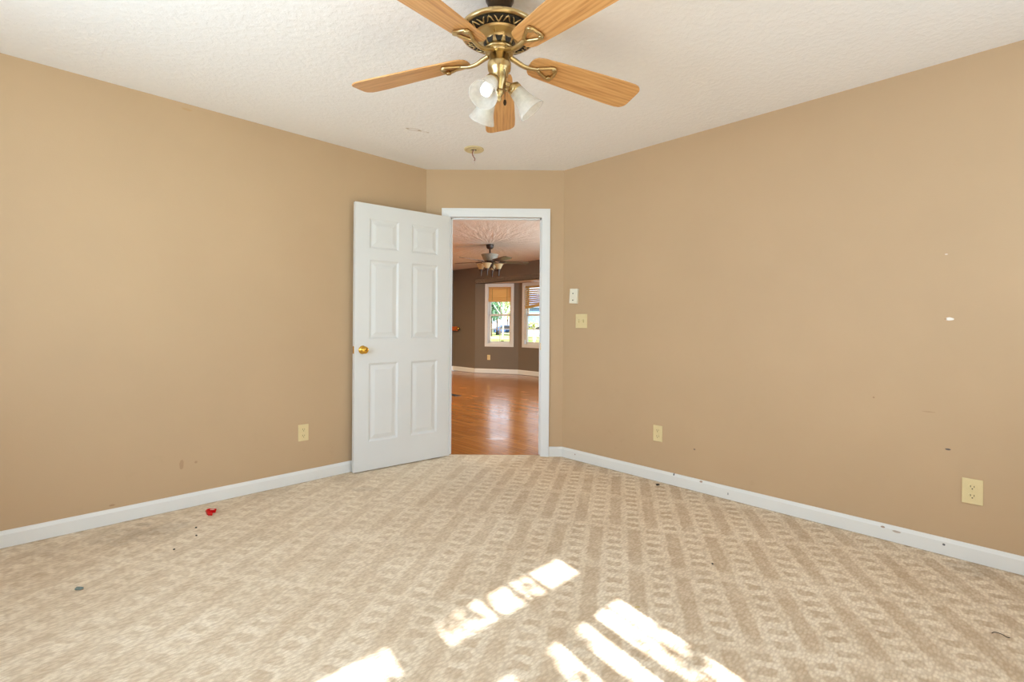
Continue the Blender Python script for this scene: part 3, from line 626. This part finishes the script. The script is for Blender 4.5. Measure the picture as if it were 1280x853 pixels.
# litter on the carpet
def crumple(name, label, cat, p, s, mat, seed, group=None, flat=.5):
    rnd = random.Random(seed); t = bmesh.new(); bmesh.ops.create_icosphere(t, subdivisions=2, radius=1)
    for v in t.verts:
        v.co *= rnd.uniform(.55, 1.15); v.co = Vector((v.co.x * s[0], v.co.y * s[1], v.co.z * s[2]))
    zmin = min(v.co.z for v in t.verts)
    for v in t.verts: v.co.z -= zmin
    m = MB(); m.merge(t); o = m.build(name, mat); o.location = p; return tag(o, label, cat, group)
p = on_floor(263, 642.5)
rw = thing('candy_wrapper', 'crumpled shiny red wrapper lying on the carpet by the left baseboard', 'wrapper', p)
t = MB()
fan_pts = [(-.034, .004), (-.022, .020), (-.004, .026), (.016, .030), (.026, .018), (-.006, .006), (-.008, -.008), (.022, -.024), (.036, -.036), (.008, -.036), (-.014, -.020)]
rnd = random.Random(3); top = [Vector((x, y, .010 + .016 * rnd.random())) for x, y in fan_pts]; ctr = Vector((-.018, .0, .028))
for i in range(len(top)):
    a, b = top[i], top[(i + 1) % len(top)]; mid = (a + b + ctr) / 3 + Vector((0, 0, rnd.uniform(-.012, .008)))
    for tri in ((a, b, mid), (b, ctr, mid), (ctr, a, mid)): t.face(tri); t.face([q - Vector((0, 0, .0012)) for q in tri][::-1])
    t.face((a, b, Vector((b.x * .8, b.y * .8, .0)), Vector((a.x * .8, a.y * .8, .0))))
t.build('foil', m_red, rw)
tl = MB(); tl.tube([(.0, -.004, .024), (.012, .008, .022), (.016, .022, .015)], [.002, .004, .001], 6, False, .3); tl.build('torn_edge', m_whitepl, rw)
p = on_floor(98.5, 737.5)
crumple('lint_clump', 'grey green lint clump alone on the open carpet, left of the sun patches', 'lint', p, (.018, .010, .006), m_lint, 5)
crumple('crumb', 'dark crumb on carpet, the closest one below the red wrapper', 'crumb', on_floor(245, 660.5), (.007, .005, .004), m_crumb, 11)
crumple('crumb', 'dark crumb on carpet, second one below the red wrapper', 'crumb', on_floor(245.5, 670.5), (.006, .005, .004), m_crumb, 12)
crumple('crumb', 'dark crumb on carpet, farthest below the red wrapper', 'crumb', on_floor(217.5, 688), (.006, .004, .004), m_crumb, 13)
crumple('straw_scrap', 'small yellowish scrap lying on the upper edge of the sun patch', 'scrap', on_floor(797, 760), (.012, .003, .003), m_paperbit, 14)
crumple('crumb', 'dark crumb on the open carpet above the sun patches, right of the doorway', 'crumb', on_floor(891, 706), (.006, .005, .003), m_crumb, 15)
crumple('lint_clump', 'dark lint tuft against the right baseboard near the doorway', 'lint', on_floor(822, 607), (.016, .010, .006), m_crumb, 16)
p = on_floor(1250, 795); hw = MB(); hw.tube(catmull([(-.02, .01, .003), (-.005, .014, .004), (.010, .004, .003), (.012, -.012, .003), (.020, -.016, .003)], 5), .0013, 6)
o = hw.build('thread', m_crumb); o.location = p; tag(o, 'dark curled thread on the carpet near the right wall', 'thread')

# ------------------------------------------------------------------ living room things
f2 = thing('ceiling_fan', 'dark bronze ceiling fan with upturned cream shades seen through the doorway', 'ceiling fan', FAN2)
P2 = lambda mb, n, m, par=f2: mb.build(n, m, par)
P2(MB().lathe([(.060, 0), (.064, -.015), (.060, -.045), (.046, -.068), (.02, -.076)], 28), 'canopy', m_iron)
P2(MB().lathe([(.0135, -.07), (.0135, -.135), (.026, -.142), (.03, -.158)], 16), 'downrod', m_iron)
P2(MB().lathe([(.03, -.152), (.10, -.154), (.142, -.162), (.146, -.172), (.134, -.185), (.130, -.200), (.120, -.212), (.121, -.222), (.108, -.244), (.096, -.258), (.094, -.270), (.05, -.274)], 40), 'motor_housing', m_pewter)
P2(MB().lathe([(.09, -.266), (.092, -.276), (.08, -.290), (.062, -.302), (.056, -.33), (.046, -.36), (.026, -.385), (.010, -.40)], 32), 'switch_housing', m_iron)
def blade2():
    t = MB(); xs = [(.16, .045), (.2, .058), (.4, .067), (.58, .07), (.63, .062), (.65, .04)]; t.prism(xs + [(x, -w_) for x, w_ in reversed(xs)], -.003, .003); return t
def arm2():
    t = MB(); t.tube(catmull([(.08, 0, -.012), (.13, 0, -.02), (.18, 0, -.008), (.25, 0, -.007)], 4), [.012] * 13, 8, False, .6); t.prism([(.18, .012), (.25, .04), (.27, 0), (.25, -.04), (.18, -.012)], -.009, -.003); return t
bb, aa = blade2().build('blade', m_dark_blade, f2), arm2().build('blade_arm', m_iron, f2)
for i in range(5):
    for o0 in (bb, aa):
        o = o0 if i == 0 else o0.copy()
        if i: C.objects.link(o)
        o.parent = f2; o.matrix_local = Matrix.Translation((0, 0, -.282)) @ Matrix.Rotation(math.radians(12 + 72 * i), 4, 'Z') @ Matrix.Rotation(math.radians(-10), 4, 'X')
for az in (-105, -12, 78, 172):
    a = math.radians(az); dv2 = Vector((math.cos(a), math.sin(a), 0)); c = dv2 * .150
    t = MB(); t.tube(catmull([dv2 * .03 + Vector((0, 0, -.36)), dv2 * .08 + Vector((0, 0, -.42)), dv2 * .125 + Vector((0, 0, -.435)), c + Vector((0, 0, -.425))], 5), .007, 8)
    t.lathe([(.006, -.525), (.012, -.510), (.016, -.455), (.020, -.435), (.032, -.415), (.032, -.408)], 16, Matrix.Translation(c)); lo_ = t.build('lamp_holder', m_iron, f2)
    s = MB(); pr = [(.028, -.412), (.040, -.394), (.050, -.370), (.062, -.346), (.080, -.325)]; s.lathe(pr + [(r - .003, z + .002) for r, z in reversed(pr)], 24, Matrix.Translation(c), False); s.build('glass_shade', m_amber, f2)

# bamboo shade and slatted blind hanging in the bay windows
def along(p, d, n):
    m = Matrix.Identity(4)
    for i in range(3): m[i][0], m[i][1], m[i][2], m[i][3] = d[i], n[i], (0, 0, 1)[i], p[i]
    return m
rs = thing('bamboo_shade', 'amber woven bamboo roman shade half raised in the left bay window', 'window shade', along(S1 + dS * (t0 + .015) + Vector((0, 0, zt - .012)), dS, nS))
ww = t1 - t0 - .03
MB().bevbox(0, ww, .004, .034, -.04, 0, .003).build('head_rail', m_bamboo, rs)
t = MB(); prof = [(.02, -.03), (.02, -.25), (.012, -.262), (.004, -.29), (.010, -.335), (.024, -.34), (.028, -.27), (.030, -.255), (.032, -.03)]
t.hexa([Vector((0, a, b)) for a, b in prof], [Vector((ww, a, b)) for a, b in prof]); t.build('shade_panel', m_bamboo, rs)
for x in (.09, ww - .09): MB().tube([(x, .017, -.03), (x, .010, -.25), (x, .002, -.29), (x, .006, -.335)], .003, 6).build('cord', m_slot, rs)
bl = thing('slatted_blind', 'tan wooden slat blind with sagging bottom rail in the right bay window', 'window blind', along(E1 + EV * (a0 + .015) + Vector((0, 0, zt - .012)), EV, EU))
ww = a1 - a0 - .03
MB().bevbox(0, ww, .0, .04, -.045, 0, .003).build('head_rail', m_blind, bl)
for i in range(8):
    s = MB(); s.bevbox(0, ww, -.022, .022, -.0016, .0016, .0008); o = s.build('slat', m_blind, bl); o.location = (0, .025, -.082 - .046 * i); o.rotation_euler = (math.radians(48), math.radians(-.5 * i), 0)
o = MB().bevbox(0, ww, -.02, .02, -.030, .030, .003).build('bottom_rail', m_blind, bl); o.location = (0, .025, -.475); o.rotation_euler = (0, math.radians(-7), 0)
for x in (.10, ww - .1): MB().bevbox(x - .012, x + .012, -.002, .001, -.46, -.03, .0005).build('ladder_tape', m_blind, bl)
MB().bevbox(.02, .03, -.02, -.010, -1.2, -.03, .002).build('wand', m_blind, bl)
# rail end with brass cap on the left wall, floor register, flush light under the bay soffit
q = on_plane(573, 411, EU, UF - .05)
rl = thing('wooden_rail', 'short orange brown wooden rail with brass end on the dark living room wall', 'rail', along(q, EV, -EU))
MB().bevbox(-.30, -.04, -.02, .03, -.055, .05, .012).build('rail', oak_mat('orange_wood', lin(150, 72, 22), lin(188, 96, 34), lin(206, 118, 48)), rl)
MB().lathe([(.012, -.05), (.030, -.04), (.034, -.01), (.034, .012), (.022, .022), (.006, .024)], 20, Matrix.Rotation(PI / 2, 4, 'Y')).build('end_cap', m_gold, rl)
p = on_floor(565, 494, -.006); rg = thing('floor_register', 'dark metal floor register in the hardwood beside the door edge', 'vent', along(p, EV, EU))
MB().bevbox(-.16, .16, -.06, .06, 0, .006, .002).build('frame', m_iron, rg)
t = MB()
for i in range(14): t.box(-.14 + i * .0205, -.128 + i * .0205, -.045, .045, .005, .0085)
t.build('louvres', m_patina, rg)
p = on_floor(672, 469.5, -.006); rg = thing('floor_register', 'thin dark floor register at the foot of the far bay wall', 'vent', along(p - EU * .12, EV, EU))
MB().bevbox(-.16, .16, -.05, .05, 0, .006, .002).build('frame', m_iron, rg)
t = MB()
for i in range(14): t.box(-.14 + i * .0205, -.128 + i * .0205, -.04, .04, .005, .0085)
t.build('louvres', m_patina, rg)
p = on_plane(669, 351.5, Vector((0, 0, 1)), 2.065); fl = thing('flush_light', 'small round flush light under the soffit over the bay windows', 'ceiling light', p)
MB().lathe([(.10, 0), (.10, -.012), (.085, -.018), (.08, -.010)], 28).build('trim_ring', m_trim, fl)
MB().lathe([(.079, -.004), (.06, -.012), (.002, -.016)], 28).build('lens', m_patina, fl)

# ------------------------------------------------------------------ outside
def grass_mat():
    t = NT('lawn'); v = t.coords(); n = t.noise(v, .12, 4); n2 = t.noise(v, 3, 3)
    c = t.mix(t.rng(n, .4, .6), lin(120, 142, 70), lin(190, 176, 120)); c = t.mix(t.M('MULTIPLY', n2, .3), c, lin(90, 120, 50)); t.base(c, .95, 0, .1); return t.m
o = MB().prism([W(8.3, -150), W(230, -150), W(230, 110), W(8.3, 110)], -.5, -.4).build('ground_lawn', grass_mat()); struct(o)
o = MB().prism([W(-40, 1.9), W(3.3, 1.9), W(3.3, 40), W(-40, 40)], -.3, -.2).build('ground_patio', grass_mat()); struct(o)
m_bark = simple('bark', lin(96, 78, 62), .9); m_birch = simple('pale_bark', lin(222, 214, 204), .8)
leafs = [simple('leaf_green', lin(96, 128, 66), .8, nscale=.8, amt=.3), simple('leaf_deep', lin(58, 92, 62), .8, nscale=.8, amt=.3), simple('leaf_yellow', lin(168, 176, 96), .8, nscale=.8, amt=.3)]
def tree(label, loc, h, cr, leaf, bark, seed, n=700, low=.3):
    rnd = random.Random(seed); r = thing('tree', label, 'tree', loc, 'trees beyond the lawn')
    t = MB(); t.tube([(0, 0, 0), (.05, 0, h * .3), (0, .05, h * .62), (.05, 0, h * .9)], [.16, .13, .09, .03], 8)
    for i in range(7):
        a = rnd.random() * 6.28; z = h * rnd.uniform(.3, .7); t.tube([(0, 0, z), (cr * .4 * math.cos(a), cr * .4 * math.sin(a), z + h * .1), (cr * .8 * math.cos(a), cr * .8 * math.sin(a), z + h * .22)], [.06, .04, .012], 5)
    t.build('trunk', bark, r); f = MB()
    for i in range(n):
        a = rnd.random() * 6.28; b = math.acos(rnd.uniform(-1, 1)); q = rnd.random() ** .4
        c = Vector((cr * q * math.sin(b) * math.cos(a), cr * q * math.sin(b) * math.sin(a), h * (.5 + low * .5) + h * (.5 - low * .5) * q * math.cos(b)))
        s = rnd.uniform(.10, .26); d1 = Vector((rnd.uniform(-1, 1), rnd.uniform(-1, 1), rnd.uniform(-1, 1))).normalized(); d2 = d1.orthogonal().normalized()
        f.face([c - d1 * s, c + d2 * s * .6, c + d1 * s, c - d2 * s * .6])
    f.build('foliage', leaf, r); return r
G = -.4
def far(px, Y): return Vector(((px - 640) / F * Y, Y, G))
tree('dark green tree, leftmost behind the left bay window', far(614, 62), 5.4, 1.7, leafs[1], m_bark, 21)
tree('mid green tree behind the left bay window, between dark tree and pale trunk', far(621, 70), 7.0, 1.9, leafs[0], m_bark, 22)
tree('tree with pale bare trunk behind the left bay window', far(628.5, 52), 6.5, 1.3, leafs[2], m_birch, 23, 420, .6)
tree('yellowish tree behind the right sash of the left bay window', far(634, 88), 8.0, 2.1, leafs[2], m_bark, 24)
tree('bare white barked sapling before the blue house in the right bay window', far(667, 33), 2.0, .35, leafs[2], m_birch, 25, 14, .6)
m_blue = simple('blue_siding', lin(108, 140, 186), .7, nscale=2); m_roof = simple('grey_shingle', lin(98, 112, 140), .9, nscale=4); m_car = simple('car_paint', lin(70, 92, 128), .25); m_carw = simple('silver_paint', lin(200, 210, 220), .25); m_tyre = simple('tyre', lin(34, 34, 36), .9)
hs = thing('house', 'blue sided house with grey roof across the lawn in the right bay window', 'house', far(672, 64))
MB().box(-2.2, 6, 0, 6, 0, 3.8).build('wall', m_blue, hs)
MB().hexa([Vector((-2.6, -.5, 3.8)), Vector((6.4, -.5, 3.8)), Vector((6.4, 3, 5.6)), Vector((-2.6, 3, 5.6))], [Vector((-2.6, -.5, 3.95)), Vector((6.4, -.5, 3.95)), Vector((6.4, 3, 5.75)), Vector((-2.6, 3, 5.75))]).build('roof', m_roof, hs)
MB().box(-2.3, 6.1, -.12, 0, 2.86, 3.04).build('fascia', m_trim, hs)
for x in (-1.3, 1.0):
    w_ = MB().box(x - .5, x + .5, -.06, 0, .8, 1.8).build('window', m_trim, hs); MB().box(x - .42, x + .42, -.08, -.05, .88, 1.72).build('pane', m_car, w_)
def car(label, loc, rot, mat):
    r = thing('car', label, 'car', Matrix.Translation(loc) @ Matrix.Rotation(rot, 4, 'Z'))
    prof = [(-2.2, .3), (2.15, .3), (2.2, .75), (1.4, .9), (.6, 1.4), (-.9, 1.45), (-1.6, .98), (-2.2, .9)]
    t = MB(); t.hexa([Vector((x, -.85, z)) for x, z in prof], [Vector((x, .85, z)) for x, z in prof]); bmesh.ops.bevel(t.bm, geom=t.bm.edges[:], offset=.07, segments=2, affect='EDGES'); t.build('body', mat, r)
    for s in (-1, 1):
        gp = [(-1.3, .95), (1.15, .92), (.55, 1.33), (-.85, 1.37)]; t = MB(); t.hexa([Vector((x, s * .84, z)) for x, z in gp], [Vector((x, s * .865, z)) for x, z in gp]); t.build('side_window', m_tyre, r)
    for x in (-1.35, 1.35):
        for s in (-1, 1): MB().lathe([(.2, -.1), (.33, -.1), (.34, 0), (.33, .1), (.2, .1)], 20, Matrix.Translation((x, s * .78, .34)) @ Matrix.Rotation(PI / 2, 4, 'X')).build('wheel', m_tyre, r)
    return r
car('dark blue car parked beyond the lawn in the left bay window', far(634, 74), .2, m_car)
car('silver car parked before the blue house in the right bay window', far(668, 56), .15, m_carw)

# vertical blind in the patio door behind the camera: its slats and a shrub outside break up the sun on the carpet
vb = thing('vertical_blind', 'white vertical blind in the patio door behind the camera', 'window blind', W(.57, .885, 1.72))
vb.rotation_euler.z = math.atan2(EU.y, EU.x)
MB().box(0, .74, -.012, .012, -.03, .01).build('head_rail', m_trim, vb)
for s0, s1 in ((.13, .27), (.355, .43), (.515, .575), (.655, .668)): MB().box(s0, s1, -.001, .001, -1.6, -.03).build('slat', m_whitepl, vb)

# leafy shrub on the patio: its twigs and leaves dapple the sun
rnd = random.Random(9); sh = thing('patio_shrub', 'leafy shrub on the patio outside the glass door behind the camera', 'shrub', W(.55, 2.05, -.2))
sh.rotation_euler.z = math.atan2(EU.y, EU.x)
t = MB(); tw = MB(); lfm = MB(); t.tube([(0, 0, 0), (.03, 0, .9), (-.02, .03, 1.9)], [.03, .022, .014], 8)
for i in range(9):
    a = rnd.uniform(-.55, .75); z = rnd.uniform(1.5, 1.9); tip = Vector((a, rnd.uniform(-.15, .15), rnd.uniform(2.3, 3.25)))
    tw.tube(catmull([(-.02, .02, z), (a * .5, 0, z + .45), tip], 4), [.010] * 4 + [.007] * 4 + [.003], 6)
    for k in range(24):
        c = Vector((a * .5, 0, z + .45)).lerp(tip, rnd.random()) + Vector((rnd.uniform(-.08, .08), rnd.uniform(-.08, .08), rnd.uniform(-.06, .06)))
        d1 = Vector((rnd.uniform(-1, 1), rnd.uniform(-1, 1), rnd.uniform(-1, .3))).normalized(); d2 = d1.orthogonal().normalized(); q = rnd.uniform(.03, .065)
        lfm.face([c - d1 * q, c + d2 * q * .5, c + d1 * q, c - d2 * q * .5])
for k in range(26):                                     # one dense spray of leaves
    c = Vector((rnd.uniform(-.22, .08), rnd.uniform(-.06, .06), rnd.uniform(3.03, 3.2))); d1 = Vector((rnd.uniform(-1, 1), rnd.uniform(-1, 1), rnd.uniform(-1, .3))).normalized(); d2 = d1.orthogonal().normalized(); q = rnd.uniform(.03, .06)
    lfm.face([c - d1 * q, c + d2 * q * .5, c + d1 * q, c - d2 * q * .5])
tw.tube(catmull([(-.02, .03, 1.85), (-.10, 0, 2.5), (-.05, 0, 3.2)], 4), .006, 6)
t.build('stem', m_bark, sh); tw.build('twigs', m_bark, sh); lfm.build('foliage', leafs[0], sh)
